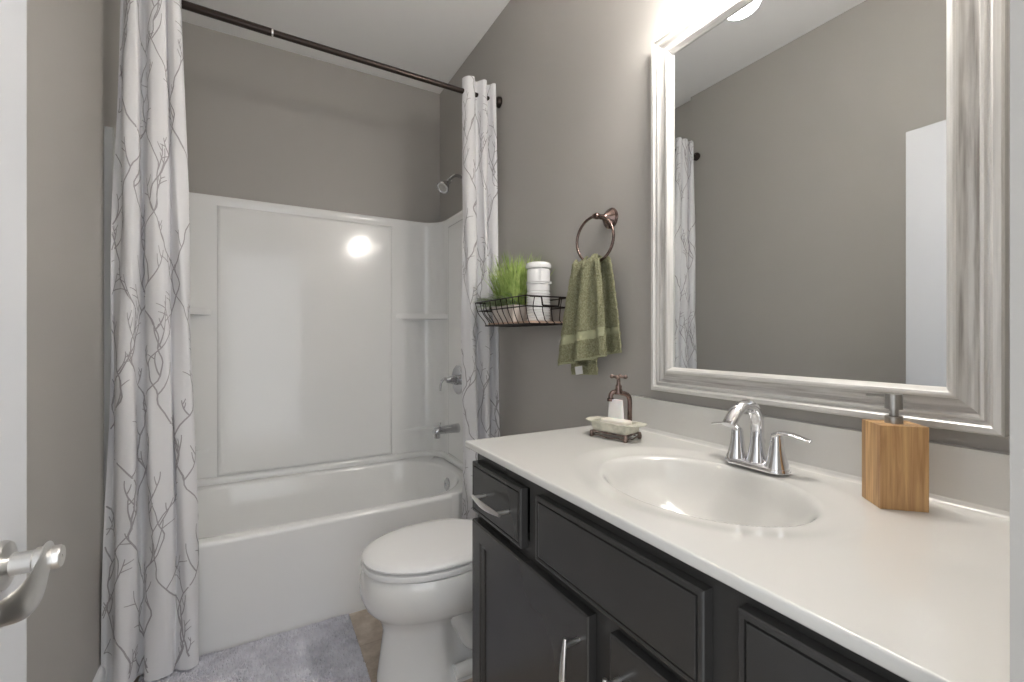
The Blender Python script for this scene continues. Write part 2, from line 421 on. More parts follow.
P(obj('spout_body', bm, M['satin'], angle=45), sp)
bm = bmesh.new(); lathe(bm, [(0, 0), (.006, 0), (.004, .006), (.008, .018), (.006, .022), (0, .023)], (XR-.125, 2.43, .688), (0, 0, 1), 16)
P(obj('diverter_knob', bm, M['satin']), sp)

# ------------------------------------------------------------------ curtain rod and curtains
YR = 1.98; ZRod = 2.40
rod = thing('curtain_rod', 'dark bronze tension rod spanning the tub opening near the ceiling', 'curtain rod', (XL, YR, ZRod))
bm = bmesh.new(); tube(bm, [(XL+.004, YR, ZRod), (.05, YR, ZRod-.012)], .0145, 20)
P(obj('thick_tube', bm, M['bronze'], angle=50), rod)
bm = bmesh.new(); tube(bm, [(.03, YR, ZRod-.0115), (W-.004, YR, ZRod-.024)], .0125, 20)
P(obj('thin_tube', bm, M['bronze'], angle=50), rod)
bm = bmesh.new(); lathe(bm, [(0, 0), (.0152, 0), (.0152, .006), (0, .006)], (.046, YR, ZRod-.012), (1, 0, 0), 20)
P(obj('joint_ring', bm, M['nickel'], angle=30), rod)
for x, s in ((XL, 1), (W, -1)):
    bm = bmesh.new(); lathe(bm, [(0, 0), (.026, 0), (.027, .006), (.024, .018), (.018, .024), (.013, .026), (0, .026)], (x, YR, ZRod if s > 0 else ZRod-.024), (s, 0, 0), 28)
    P(obj('end_cap', bm, M['bronze'], angle=40), rod)

def make_curtain(name, label, topc, botc, z0, z1, smult, seed, group, side=-1, sag=None, midc=None):
    """topc/botc: plan-view control points (x,y); the cloth is lofted between them; branches are strips raised on the cloth."""
    rnd = random.Random(seed)
    T = catmull([(x, y, 0) for x, y in topc], 12); B = catmull([(x, y, 0) for x, y in botc], 12)
    # arc-length of the bottom curve
    L = [0]
    for i in range(1, len(B)): L.append(L[-1]+(B[i]-B[i-1]).length)
    tot = L[-1]
    def at(C, f):
        f = min(max(f, 0), .99999)*tot
        lo, hi = 0, len(L)-1
        while hi-lo > 1:
            m_ = (lo+hi)//2
            if L[m_] <= f: lo = m_
            else: hi = m_
        t = (f-L[lo])/(L[hi]-L[lo]); return C[lo].lerp(C[hi], t)
    def S3(f, z):
        k = max(0, (z1-z)/(z1-z0))
        kk = k**.85
        p = at(T, f).lerp(at(B, f), kk)
        wob = .004*math.sin(9*f*PI+z*5+seed)*min(1, k*3)
        return Vector((p.x+wob, p.y+.004*math.sin(z*7+f*23)*min(1, k*3), z))
    def Nn(f, z):
        e = .004
        a = S3(min(f+e, 1), z)-S3(max(f-e, 0), z); b = S3(f, z+.01)-S3(f, z-.01)
        n = a.cross(b); n.normalize(); return n
    bm = bmesh.new()
    NU = len(B)*2; NV = 46
    grid(bm, lambda u, v: S3(u, lerp(z0, z1, v)), NU, NV)
    # printed branches
    def strip(pts, wd0, wd1):
        pr_ = []
        n = len(pts)
        for i, (s, z) in enumerate(pts):
            a = pts[max(i-1, 0)]; b = pts[min(i+1, n-1)]
            dx, dz = b[0]-a[0], b[1]-a[1]; l = math.hypot(dx, dz) or 1
            nx, nz = -dz/l, dx/l
            wd = lerp(wd0, wd1, i/(n-1))*.5
            row = []
            for sg in (-1, 0, 1):
                ss = s+nx*wd*sg; zz = min(max(z+nz*wd*sg, z0+.002), z1-.002)
                f = ss/tot
                if f < .002 or f > .998: row = None; break
                p = S3(f, zz); nn = Nn(f, zz)
                row.append((p+nn*.0011, p-nn*.0011))
            pr_.append(row)
        for sd in (0, 1):
            prev = None
            for row in pr_:
                cur = [bm.verts.new(q[sd]) for q in row] if row else None
                if prev and cur:
                    for k in range(2):
                        bm.faces.new((prev[k], prev[k+1], cur[k+1], cur[k])).material_index = 1
                prev = cur
    sp_ = .085
    ns = int(tot/sp_)+3
    for k in range(-1, ns):
        ph = rnd.random()*6.28; z = z0-.05; s0 = k*sp_+rnd.uniform(-.02, .02); d = 1 if k % 2 else -1
        pts = []; s = s0
        while z < z1+.05:
            s = s0 + d*.062*math.sin(z*2*PI/.60+ph*.25+k*.4) + .010*math.sin(z*2*PI/.19+ph) + .003*math.sin(z*2*PI/.075+ph*2)
            pts.append((s, z)); z += .016
        # break the stem into branches that start and stop
        i = rnd.randint(0, 6)
        while i < len(pts):
            ln = rnd.randint(22, 44); seg = pts[i:i+ln]
            if len(seg) > 3: strip(seg, .0058, .0036)
            i += ln - 1
        # twigs
        j = rnd.randint(2, 8)
        while j < len(pts)-2:
            s, z = pts[j]; sd = rnd.choice((-1, 1)); a = PI/2+sd*rnd.uniform(.45, .8); ln = rnd.uniform(.05, .13)
            tw = []; n_ = 8; cs, cz = s, z
            for q in range(n_+1):
                tw.append((cs, cz)); a -= sd*rnd.uniform(0, .14); cs += math.cos(a)*ln/n_; cz += math.sin(a)*ln/n_
                if q in (3, 5) and rnd.random() < .75:
                    a2 = a+rnd.choice((-1, 1))*.75; t2 = [(cs, cz)]; c2, d2 = cs, cz
                    for _ in range(4): c2 += math.cos(a2)*ln*.09; d2 += math.sin(a2)*ln*.09; a2 += .08*sd; t2.append((c2, d2))
                    strip(t2, .0038, .0024)
            strip(tw, .0048, .0028)
            j += rnd.randint(4, 8)
    o = obj(name, bm, [M['cloth'], M['vine']], None, angle=180)
    tag(o, label, 'shower curtain', group)
    return o
# left curtain: plan control points read from its three bright lobes
botL = [(-.4565, 1.975), (-.442, 1.985), (-.428, 1.965), (-.420, 1.942), (-.400, 1.928), (-.376, 1.930), (-.366, 1.950), (-.362, 1.982), (-.350, 1.990), (-.338, 1.975),
        (-.332, 1.945), (-.310, 1.926), (-.278, 1.928), (-.257, 1.945), (-.250, 1.965), (-.238, 1.945), (-.215, 1.930), (-.192, 1.938), (-.182, 1.962), (-.188, 1.985)]
topL = []
for x, y in botL:
    t = max(0, (x+.450)/(.450-.182))
    topL.append((lerp(-.400, -.240, t), 1.962+(y-1.965)*.62))
make_curtain('shower_curtain', 'full length white shower curtain with grey branch print gathered at the left wall', topL, botL, .028, 2.47, 1, 3, None)
botR = [(.858, 2.00), (.863, 1.97), (.876, 1.935), (.902, 1.922), (.916, 1.945), (.922, 1.98), (.936, 1.985), (.948, 1.955), (.958, 1.925), (.974, 1.92), (.986, 1.95), (.994, 1.985), (1.008, 1.97), (1.018, 1.935), (1.034, 1.93), (1.042, 1.97)]
topR = []
for x, y in botR:
    t = (x-.858)/(1.042-.858)
    topR.append((lerp(.852, 1.022, t), 1.962+(y-1.96)*.55))
make_curtain('shower_curtain', 'narrow bunch of white branch print shower curtain drawn to the right wall behind the toilet', topR, botR,   .25, 2.442, 1, 11, None)

# ------------------------------------------------------------------ bath mat
mt = bmesh.new()
mx0, mx1, my0, my1 = -.36, .340, 1.40, 2.022
rnd = random.Random(5)
Mrot = Matrix.Rotation(math.radians(1.0), 4, 'Z')
def hmat(x, y):
    e = min(x-mx0, mx1-x, y-my0, my1-y)
    return .004+.016*(1-math.exp(-max(e, 0)/.012))
V = grid(mt, lambda u, v: (lerp(mx0, mx1, u)+rnd.uniform(-.003, .003), lerp(my0, my1, v)+rnd.uniform(-.003, .003), hmat(lerp(mx0, mx1, u), lerp(my0, my1, v))*.75+rnd.uniform(0, .003)), 110, 85)
# skirt
for x0, y0, x1, y1 in ((mx0, my0, mx1, my0), (mx1, my0, mx1, my1), (mx1, my1, mx0, my1), (mx0, my1, mx0, my0)):
    f = [mt.verts.new(p) for p in ((x0, y0, .0015), (x1, y1, .0015), (x1, y1, .009), (x0, y0, .009))]; mt.faces.new(f)
# pile tufts
for _ in range(30000):
    x = rnd.uniform(mx0, mx1); y = rnd.uniform(my0, my1)
    h = hmat(x, y)*rnd.uniform(.85, 1.3); a = rnd.uniform(0, 6.28); wd = rnd.uniform(.0015, .003)
    lx = .006*math.sin(x*25+3*math.sin(y*21))+rnd.uniform(-.006, .006); ly = -.005*math.cos(y*19+2*math.sin(x*27))+rnd.uniform(-.006, .006)
    e = .001
    if x+lx > mx1: lx = 0
    if y+ly > my1: ly = 0
    b0 = (x+wd*math.cos(a), y+wd*math.sin(a), .004); b1 = (x-wd*math.cos(a), y-wd*math.sin(a), .004)
    t0 = (x+lx+wd*.5*math.cos(a), y+ly+wd*.5*math.sin(a), h); t1 = (x+lx-wd*.5*math.cos(a), y+ly-wd*.5*math.sin(a), h)
    mt.faces.new([mt.verts.new(p) for p in (b0, b1, t1, t0)])
me = bpy.data.meshes.new('bath_mat'); mt.to_mesh(me); mt.free(); me.materials.append(M['shag'])
o = bpy.data.objects.new('bath_mat', me); COL.objects.link(o)
tag(o, 'pale grey shaggy bath mat on the floor in front of the tub', 'bath mat')

# ------------------------------------------------------------------ toilet
TY = 1.560
toi = thing('toilet', 'white elongated toilet with closed lid between vanity and tub', 'toilet', (.62, TY, 0))
def egg(xf, xb, hw, z, n=56, sq=2.0, back=.62, wfrac=.52):
    # elongated outline: round front at xf, squarer back at xb, widest at wfrac
    xm = lerp(xf, xb, wfrac); pts = []
    for i in range(n):
        a = 2*PI*i/n; c_, s_ = math.cos(a), math.sin(a)
        if c_ >= 0:   # front (towards -x)
            x = xm-(xm-xf)*abs(c_)**(2/2.15); y = hw*math.copysign(abs(s_)**(2/2.15), s_)
        else:
            x = xm+(xb-xm)*abs(c_)**(2/3.2); y = hw*math.copysign(abs(s_)**(2/2.3), s_)*(1-(1-back)*abs(c_)**1.6)
        pts.append((x, TY+y, z))
    return pts
bm = bmesh.new()
sec = [(.356, .90, .122, .0), (.354, .90, .124, .012), (.355, .90, .117, .03), (.368, .89, .110, .12), (.376, .88, .107, .19), (.366, .88, .117, .222), (.345, .88, .145, .25),
       (.318, .88, .170, .28), (.303, .88, .185, .315), (.299, .88, .190, .345), (.301, .88, .191, .375), (.306, .88, .189, .395), (.313, .88, .186, .407), (.335, .87, .17, .409)]
rg = []
for xf, xb, hw, z in sec:
    r_ = egg(xf, xb, hw, z)
    q = []
    for x, y, zz in r_:   # carve the rear of the pedestal to leave the trapway in relief
        if z < .25:
            k = sst(.56, .62, x)*sst(0, .04, z)*(1-sst(.2, .25, z)) if True else 0
            y = TY+(y-TY)*(1-.48*k)
        q.append((x, y, zz))
    rg.append(q)
loft(bm, rg)
for s in (-1, 1):
    tube(bm, catmull([(.60, TY+s*.035, .245), (.66, TY+s*.045, .17), (.70, TY+s*.05, .10), (.76, TY+s*.045, .13), (.80, TY+s*.03, .20)], 8), .052, 20)
    tube(bm, catmull([(.60, TY+s*.10, .025), (.70, TY+s*.105, .028), (.80, TY+s*.10, .028), (.88, TY+s*.09, .025)], 6), .024, 14)
P(obj('bowl', bm, M['china'], angle=60), toi)
bm = bmesh.new()
loft(bm, [egg(.312, .80, .178, .411), egg(.306, .805, .184, .413), egg(.304, .805, .186, .421), egg(.306, .805, .184, .431), egg(.316, .80, .175, .4325)])
P(obj('seat', bm, M['lid'], angle=50), toi)
bm = bmesh.new()
loft(bm, [egg(.318, .81, .174, .4375), egg(.308, .812, .184, .440), egg(.306, .812, .186, .446), egg(.311, .81, .182, .453), egg(.330, .80, .167, .4585), egg(.37, .78, .138, .462), egg(.44, .72, .09, .464), egg(.52, .64, .03, .465)])
P(obj('lid', bm, M['lid'], angle=50), toi)
for s in (-1, 1):
    bm = bmesh.new(); lathe(bm, [(0, -.02), (.014, -.02), (.014, .02), (0, .02)], (.825, TY+s*.075, .432), (0, 1, 0), 16)
    P(obj('seat_hinge', bm, M['lid'], angle=40), toi)
bm = bmesh.new()
loft(bm, [rrect(.885, 1.04, TY-.17, TY+.17, .03, .405), rrect(.875, 1.045, TY-.20, TY+.185, .035, .45), rrect(.872, 1.047, TY-.205, TY+.188, .035, .70)])
P(obj('tank', bm, M['china'], angle=50), toi)
bm = bmesh.new()
loft(bm, [rrect(.868, 1.05, TY-.21, TY+.19, .035, .7005), rrect(.866, 1.052, TY-.212, TY+.192, .035, .715), rrect(.870, 1.05, TY-.208, TY+.188, .035, .728), rrect(.885, 1.04, TY-.19, TY+.17, .03, .732)])
P(obj('tank_lid', bm, M['china'], angle=50), toi)
bm = bmesh.new(); lathe(bm, [(0, 0), (.012, 0), (.012, .012), (0, .012)], (.872, TY-.15, .66), (-1, 0, 0), 16)
tube(bm, [(.862, TY-.15, .66), (.857, TY-.11, .655), (.857, TY-.08, .65)], .006, 10)
P(obj('flush_lever', bm, M['chrome'], angle=40), toi)

# ------------------------------------------------------------------ vanity
VY0, VY1 = YF+.004, 1.105; XF = .52; VZ = .8945
van = thing('vanity_cabinet', 'black painted bathroom vanity cabinet below the white countertop', 'vanity cabinet', (.78, .6, 0))
bm = bmesh.new()
box(bm, (XF+.055, VY0, 0), (XF+.07, VY1-.003, .095))              # toe kick
box(bm, (XF, VY1-.018, 0), (W-.016, VY1, VZ))                     # far end panel
box(bm, (XF, VY0, 0), (W-.016, VY0+.018, VZ))
box(bm, (XF+.02, VY0+.018, .095), (W-.016, VY1-.018, .113))
box(bm, (W-.018, VY0+.018, .113), (W-.012, VY1-.018, VZ-.2))
# face frame (a continuous frame with rails and stiles)
box(bm, (XF, VY0+.018, .868), (XF+.018, VY1-.018, VZ)); box(bm, (XF, VY0+.018, .095), (XF+.018, VY1-.018, .13))
box(bm, (XF, VY0+.018, .70), (XF+.018, VY1-.018, .75))
for ya, yb in ((1.05, VY1-.018), (.775, .835), (.325, .385), (VY0+.018, .13)):
    box(bm, (XF, ya, .75), (XF+.018, yb, .868))
for ya, yb in ((1.05, VY1-.018), (.55, .62), (VY0+.018, .13)):
    box(bm, (XF, ya, .13), (XF+.018, yb, .70))
P(obj('cabinet_body', bm, M['black'], smooth=False), van)
def slab_front(name, y0, y1, z0, z1, parent=van, door=False, lab=None):
    XO = XF-.0205
    bm = bmesh.new()
    def rc(e, x): return [(x, y0+e, z0+e), (x, y1-e, z0+e), (x, y1-e, z1-e), (x, y0+e, z1-e)]
    if door:
        st = .058
        seq = [(0, XF-.001), (0, XO+.003), (.002, XO+.0005), (.004, XO), (st-.012, XO), (st-.010, XO+.003), (st-.004, XO+.003), (st-.002, XO+.009), (st+.001, XO+.010), (st+.004, XO+.010)]
    else:
        seq = [(0, XF-.001), (0, XO+.003), (.0015, XO+.0010), (.004, XO+.0004), (.0085, XO+.0004), (.009, XO+.0045), (.0112, XO+.0045), (.0117, XO+.0004), (.014, XO)]
    loft(bm, [rc(e, x) for e, x in seq], cap0=True, cap1=True)
    o = P(obj(name, bm, M['black'], smooth=False), parent)
    if lab: o['label'] = lab
    return o
def pull(par, p0, p1, so=.030):
    """bow pull: two posts and a flattened, waisted bar"""
    p0 = Vector(p0); p1 = Vector(p1); d = (p1-p0).normalized(); o = Vector((-so, 0, 0))
    bm = bmesh.new()
    tube(bm, [p0, p0+o], .0045, 12); tube(bm, [p1, p1+o], .0045, 12)
    a = p0+o-d*.012; b = p1+o+d*.012
    pts = [a.lerp(b, i/20)+Vector((-.007*math.sin(PI*i/20), 0, 0)) for i in range(21)]
    tube(bm, pts, lambda t: (.0035+.0045*math.sin(PI*t), .0032+.0012*math.sin(PI*t)) if abs(d.z) < .5 else (.0035, .0035+.0038*math.sin(PI*t)), 14, up=(0, 0, 1) if abs(d.z) < .5 else (-1, 0, 0))
    h = P(obj('handle', bm, M['nickel'], angle=50), par)
    h.location = -Vector(van.location)
    h.parent = par; h.matrix_parent_inverse = Matrix.Identity(4); h.location = (0, 0, 0)
    h['label'] = 'brushed nickel bow pull'
    return h
XO = XF-.0205
dl = slab_front('drawer', .842, 1.097, .735, .867); pull(dl, (XO, 1.016, .80), (XO, .896, .80))
slab_front('false_front', .380, .783, .737, .871, lab='fixed panel under the sink')
dr = slab_front('drawer', VY0+.006, .333, .737, .875); pull(dr, (XO, .285, .80), (XO, .15, .80))
d1 = slab_front('door', .612, 1.097, .115, .712, door=True); pull(d1, (XO, .637, .658), (XO, .637, .530))
d2 = slab_front('door', VY0+.006, .558, .115, .715, door=True); pull(d2, (XO, .533, .656), (XO, .533, .528))

# countertop with moulded basin
top = thing('countertop', 'glossy off-white vanity top with moulded oval sink and backsplash', 'countertop', (.78, .6, VZ))
TX0, TX1, TY0, TY1, TZ = .499, W-.0015, YF+.002, 1.140, .913
BX, BY, HX, HY = .768, .597, .168, .213
def basin(x, y):
    r = math.hypot((x-BX)/HX, (y-BY)/HY)
    ro = math.hypot((x-BX)/(HX+.042), (y-BY)/(HY+.05))
    z = 0
    if ro < 1.12: z -= .0065*(1-sst(.84, 1.10, ro))
    if r < 1.03:
        t = min(1, (1.03-r)/1.03)
        k = (1-(1-t)**2.6)
        z -= .132*k*sst(-.02, .17, t)
    return z
def topz(x, y):
    e = min(x-TX0, TY1-y)
    z = TZ+basin(x, y)
    if e < .004: z -= .004*(1-math.sqrt(max(0, 1-(1-e/.004)**2)))
    # cove up to the backsplash
    b = (W-.0235)-x
    if b < .012 and y < 1.06: z += .012*(1-math.sqrt(max(0, 1-(1-max(b, 0)/.012)**2)))
    return z
bm = bmesh.new()
def axis(a, b, step, dense):
    out = [a]
    while out[-1] < b-1e-6:
        x = out[-1]; st = step
        for c_, rad, s2 in dense:
            if abs(x-c_) < rad: st = min(st, s2)
        out.append(min(b, x+st))
    return out
xs = axis(TX0, TX1, .005, [(TX0, .006, .0007), (BX-HX, .015, .0025), (BX+HX, .015, .0025), (W-.028, .014, .0015)]); ys = axis(TY0, TY1, .005, [(TY1, .007, .0007)])
G = [[bm.verts.new((x, y, topz(x, y))) for y in ys] for x in xs]
for i in range(len(xs)-1):
    for j in range(len(ys)-1): bm.faces.new((G[i][j], G[i+1][j], G[i+1][j+1], G[i][j+1]))
# rim skirt with rounded under-edge
def skirt(line, nx, ny):
    prev = line
    for dz, o in ((-.006, 0), (-.015, .0), (-.0175, -.0015), (-.018, -.005), (-.018, -.03)):
        cur = [bm.verts.new((v.co.x+nx*o, v.co.y+ny*o, TZ+dz)) for v in line]
        for a in range(len(line)-1): bm.faces.new((prev[a], prev[a+1], cur[a+1], cur[a]))
        prev = cur
skirt([G[0][j] for j in range(len(ys))], -1, 0)
skirt([G[i][-1] for i in range(len(xs))], 0, 1)
P(obj('top_slab', bm, M['counter'], angle=60), top)
bm = bmesh.new(); box(bm, (W-.023, TY0, .9135), (W-.001, 1.058, 1.013))
P(obj('backsplash', bm, M['counter'], bevel=.004, seg=3), top)
bm = bmesh.new(); lathe(bm, [(0, 0), (.026, 0), (.026, .002), (.020, .004), (.016, .002), (0, .003)], (BX, BY, .913-.1365), n=28)
P(obj('sink_drain', bm, M['chrome'], angle=30), top)

# faucet
fx, fy, fz = .962, .595, .9135
fa = thing('sink_faucet', 'chrome two handle high arc faucet behind the oval sink', 'faucet', (fx, fy, fz))
def F(x, y, z): return (fx+x, fy+y, fz+z)
fa.scale = (.92, .87, .93)
bm = bmesh.new()
def stad(hx, hy, z, n=14, waist=0):
    pts = []
    for i in range(2*n+2):
        if i <= n: a = -PI/2+PI*i/n; cy = hy-hx
        else: a = PI/2+PI*(i-n-1)/n; cy = -(hy-hx)
        # ends lie along y
        x = hx*math.sin(a) if i <= n else hx*math.sin(a)
        y = cy+(hx*math.cos(a) if i <= n else hx*math.cos(a))
        pts.append(F(x, y, z))
    return pts
loft(bm, [stad(.030, .082, 0), stad(.030, .082, .004), stad(.028, .080, .009), stad(.022, .073, .0125), stad(.012, .06, .013)])
P(obj('base_plate', bm, M['chrome'], angle=40), fa)
for s in (1, -1):
    bm = bmesh.new()
    lathe(bm, [(0, .008), (.027, .008), (.0265, .013), (.022, .026), (.0175, .045), (.0150, .062), (.0142, .070), (.0142, .076), (.012, .082), (0, .084)], F(0, s*.052, 0), n=32)
    P(obj('handle_body', bm, M['chrome'], angle=50), fa)
    bm = bmesh.new()
    pts = catmull([F(-.004, s*.046, .079), F(-.002, s*.060, .088), F(.0, s*.082, .090), F(.002, s*.108, .086), F(.003, s*.128, .081)], 7)
    tube(bm, pts, lambda t: (lerp(.008, .0035, min(1, t*1.6)), lerp(.010, .0125, math.sin(PI*t))*(1 if t < .93 else .6)), 18, up=(0, 0, 1))
    P(obj('lever', bm, M['chrome'], angle=60), fa)
bm = bmesh.new()
lathe(bm, [(0, .010), (.026, .010), (.024, .018), (.0195, .035), (.0165, .055), (.0155, .07), (0, .07)], F(.004, 0, 0), n=32)
pts = catmull([F(.004, 0, .06), F(.005, 0, .088), F(.001, 0, .118), F(-.020, 0, .144), F(-.050, 0, .148), F(-.078, 0, .136), F(-.098, 0, .118), F(-.106, 0, .108)], 8)
tube(bm, pts, lambda t: (lerp(.0155, .0105, t), lerp(.0155, .0175, t)), 24)
P(obj('spout', bm, M['chrome'], angle=60), fa)
bm = bmesh.new(); tube(bm, [F(.030, 0, .012), F(.030, 0, .05)], .0022, 8); lathe(bm, [(0, 0), (.004, 0), (.0045, .008), (.003, .012), (0, .012)], F(.030, 0, .05), n=12)
P(obj('lift_rod', bm, M['chrome'], angle=50), fa)

# wooden soap dispenser
sd = thing('soap_dispenser', 'square acacia wood soap dispenser with steel pump on the right of the counter', 'soap dispenser', (.948, .343, .9135), math.radians(-44))
HWx, HWy, Hh = .034, .030, .139
bm = bmesh.new(); box(bm, (-HWx, -HWy, 0), (HWx, HWy, Hh))
so = obj('wooden_body', bm, M['wood'], sd, bevel=.0015)
bm = bmesh.new()
lathe(bm, [(0, 0), (.0125, 0), (.0125, .012), (.010, .0135), (.0065, .0135), (.0065, .024), (.0125, .0245), (.0125, .048), (.0115, .050), (0, .050)], (0, 0, Hh), n=28)
obj('pump', bm, M['steel'], sd, angle=35)
bm = bmesh.new()
a_ = math.radians(105)
sx_, sy_ = math.cos(a_), math.sin(a_)
tube(bm, [(0, 0, Hh+.044), (sx_*.03, sy_*.03, Hh+.044), (sx_*.056, sy_*.056, Hh+.0415)], lambda t: (.0028, .0045-.0012*t), 12, up=(0, 0, 1))
obj('nozzle', bm, M['steel'], sd, angle=50)

# soap dish with spigot
dz0 = .9135
ds = thing('soap_dish', 'vintage footed soap dish with copper spigot at the far end of the counter', 'soap dish', (.888, .965, dz0), math.radians(104))
def rq(hx, hy, z, r=.006): return rrect(-hx, hx, -hy, hy, r, z, 4)
bm = bmesh.new()
loft(bm, [rq(.055, .032, .019), rq(.057, .034, .021), rq(.060, .036, .040), rq(.064, .041, .043), rq(.064, .041, .0452), rq(.057, .034, .045), rq(.055, .032, .032), rq(.053, .03, .031)])
obj('tray', bm, M['dishc'], ds, angle=40)
for s in (-1, 1):
    bm = bmesh.new()
    P0 = [(s*.062, .038, .0425), (s*.062, -.038, .0425), (s*.083, -.030, .0435), (s*.092, 0, .044), (s*.083, .030, .0435)]
    loft(bm, [P0, [(a, b, c+.0025) for a, b, c in P0]])
    obj('rim_ear', bm, M['dishc'], ds, bevel=.0012)
bm = bmesh.new()
fr = [(-.056, -.036, .0165), (.056, -.036, .0165), (.056, .036, .0165), (-.056, .036, .0165)]
for i in range(4): tube(bm, [fr[i], fr[(i+1) % 4]], .0022, 8)
for i in range(4):
    x, y, z = fr[i]; x2, y2, _ = fr[(i+1) % 4]
    tube(bm, catmull([(x, y, .004), ((x*3+x2)/4, (y*3+y2)/4, .007), ((x+x2)/2, (y+y2)/2, .0035), ((x+x2*3)/4, (y+y2*3)/4, .007), (x2, y2, .004)], 5), .0016, 8)
obj('wire_stand', bm, M['rust'], ds)
for x, y, z in fr:
    bm = bmesh.new(); lathe(bm, [(0, 0), (.0045, 0), (.0062, .003), (.0062, .010), (.004, .018), (0, .019)], (x, y, 0), n=14)
    obj('foot', bm, M['rust'], ds)
bm = bmesh.new()
# supply pipe behind, elbow, spigot body curving down over the dish   (local -y faces the wall)
PX = -.016
tube(bm, catmull([(PX, -.050, .0), (PX, -.050, .06), (PX, -.050, .100), (PX+.002, -.047, .114), (PX+.008, -.040, .121), (.000, -.030, .124), (.010, -.024, .127), (.019, -.017, .125), (.023, -.013, .118), (.024, -.012, .108)], 6), lambda t: .0068, 14)
lathe(bm, [(0, 0), (.010, 0), (.0105, .007), (.007, .009), (0, .009)], (.024, -.012, .100), n=16)
lathe(bm, [(0, -.008), (.011, -.008), (.0125, 0), (.009, .010), (.0095, .016), (.006, .021), (.0045, .040), (0, .041)], (.006, -.026, .128), n=16)
obj('spigot', bm, M['copper'], ds, angle=50)
bm = bmesh.new()
for k in range(2):
    a = math.radians(20+90*k); c_, s_ = math.cos(a), math.sin(a)
    tube(bm, [(.006-c_*.020, -.026-s_*.020, .171), (.006+c_*.020, -.026+s_*.020, .171)], .0042, 10)
    for g in (-1, 1):
        bmesh.ops.create_uvsphere(bm, u_segments=10, v_segments=8, radius=.0062, matrix=Matrix.Translation((.006+g*c_*.020, -.026+g*s_*.020, .171)))
lathe(bm, [(0, 0), (.008, 0), (.008, .007), (0, .010)], (.006, -.026, .167), n=14)
obj('tap_handle', bm, M['rust'], ds)
bm = bmesh.new()
loft(bm, [[(.006+(rx)*math.cos(2*PI*i/20), -.012+ry*math.sin(2*PI*i/20), z) for i in range(20)] for z, rx, ry in ((.0315, .028, .007), (.038, .0275, .007), (.07, .026, .0065), (.106, .023, .006))])
obj('water_stream', bm, M['water'], ds)['label'] = 'frosted white stream falling from the spigot'
bm = bmesh.new()
def sring(k, z): return rrect(-.042*k, .042*k, -.020*k, .020*k, .007*k, z, 6)
loft(bm, [sring(.96, .0), sring(1, .003), sring(1.0, .017), sring(.97, .0205), sring(.9, .0215)])
so = obj('soap_bar', bm, M['soap'], None, angle=60); so.location = (.888-.006, .965-.009, dz0+.0315); so.rotation_euler = (0, 0, math.radians(104))
tag(so, 'cream bar of soap lying in the footed dish', 'soap')

# ------------------------------------------------------------------ framed mirror
FY0, FY1, FZ0, FZ1 = .230, .963, 1.041, 2.087
mir = thing('wall_mirror', 'large wall mirror in a silver washed moulded frame above the sink', 'mirror', (W, .6, FZ0))
fw = .072
# profile: (inset from outer edge, distance from wall)
prof = [(0, 0), (0, .026), (.003, .030), (.012, .031), (.015, .028), (.0165, .0235), (.020, .0235), (.023, .0275), (.027, .028), (.0285, .025)]
cove = [(.0285, .025), (.031, .019), (.037, .0165), (.044, .0175), (.050, .0215), (.054, .0255)]
inner = [(.054, .0255), (.056, .029), (.060, .031), (.064, .030), (.068, .024), (fw, .016), (fw, .012)]
def fside(k, seq):
    cor = [(FY0, FZ0), (FY1, FZ0), (FY1, FZ1), (FY0, FZ1)]
    inn = [(1, 1), (-1, 1), (-1, -1), (1, -1)]
    a, b = k, (k+1) % 4
    bm_r = []
    for c_ in (a, b):
        bm_r.append([(W-dx, cor[c_][0]+inn[c_][0]*e, cor[c_][1]+inn[c_][1]*e) for e, dx in seq])
    return bm_r
for k in range(4):
    horiz = k in (0, 2)
    bm = bmesh.new()
    for seq, mi in ((prof, 0), (cove, 1), (inner, 0)):
        r0, r1 = fside(k, seq)
        m_ = 24
        R = []
        for i in range(m_+1):
            R.append([Vector(p).lerp(Vector(q), i/m_) for p, q in zip(r0, r1)])
        loft(bm, R, closed=False, mi=mi)
    bmesh.ops.remove_doubles(bm, verts=bm.verts, dist=1e-5)
    o = P(obj('frame_rail', bm, [M['frame_h'], M['cove_h']] if horiz else [M['frame_v'], M['cove_v']], angle=25), mir)
bm = bmesh.new(); box(bm, (W-.014, FY0+fw-.004, FZ0+fw-.004), (W-.004, FY1-fw+.004, FZ1-fw+.004))
P(obj('mirror_glass', bm, M['mirror'], smooth=False), mir)

# ------------------------------------------------------------------ towel ring and towel
tr = thing('towel_ring', 'oil rubbed copper towel ring on the wall left of the mirror', 'towel ring', (W, 1.167, 1.607))
bm = bmesh.new()
lathe(bm, [(0, 0), (.035, 0), (.036, .003), (.032, .006), (.032, .010), (.022, .020), (.014, .030), (.0095, .036), (.009, .055), (.011, .060), (.011, .068), (.008, .072), (0, .073)], (W, 1.167, 1.607), (-1, 0, 0), 32)
P(obj('wall_post', bm, M['copper'], angle=40), tr)
RR = .079; rcx, rcy, rcz = W-.064, 1.178, 1.607-RR+.002
bm = bmesh.new()
rotr = math.radians(10)
rp = [(rcx-math.sin(rotr)*RR*math.sin(2*PI*i/64)*1.0, rcy+math.cos(rotr)*RR*math.sin(2*PI*i/64), rcz+RR*math.cos(2*PI*i/64)) for i in range(64)]
tube(bm, rp, .0048, 12, closed=True)
bmesh.ops.create_uvsphere(bm, u_segments=12, v_segments=10, radius=.009, matrix=Matrix.Translation((rcx, rcy-.0, rcz+RR)))
P(obj('ring', bm, M['copper'], angle=60), tr)

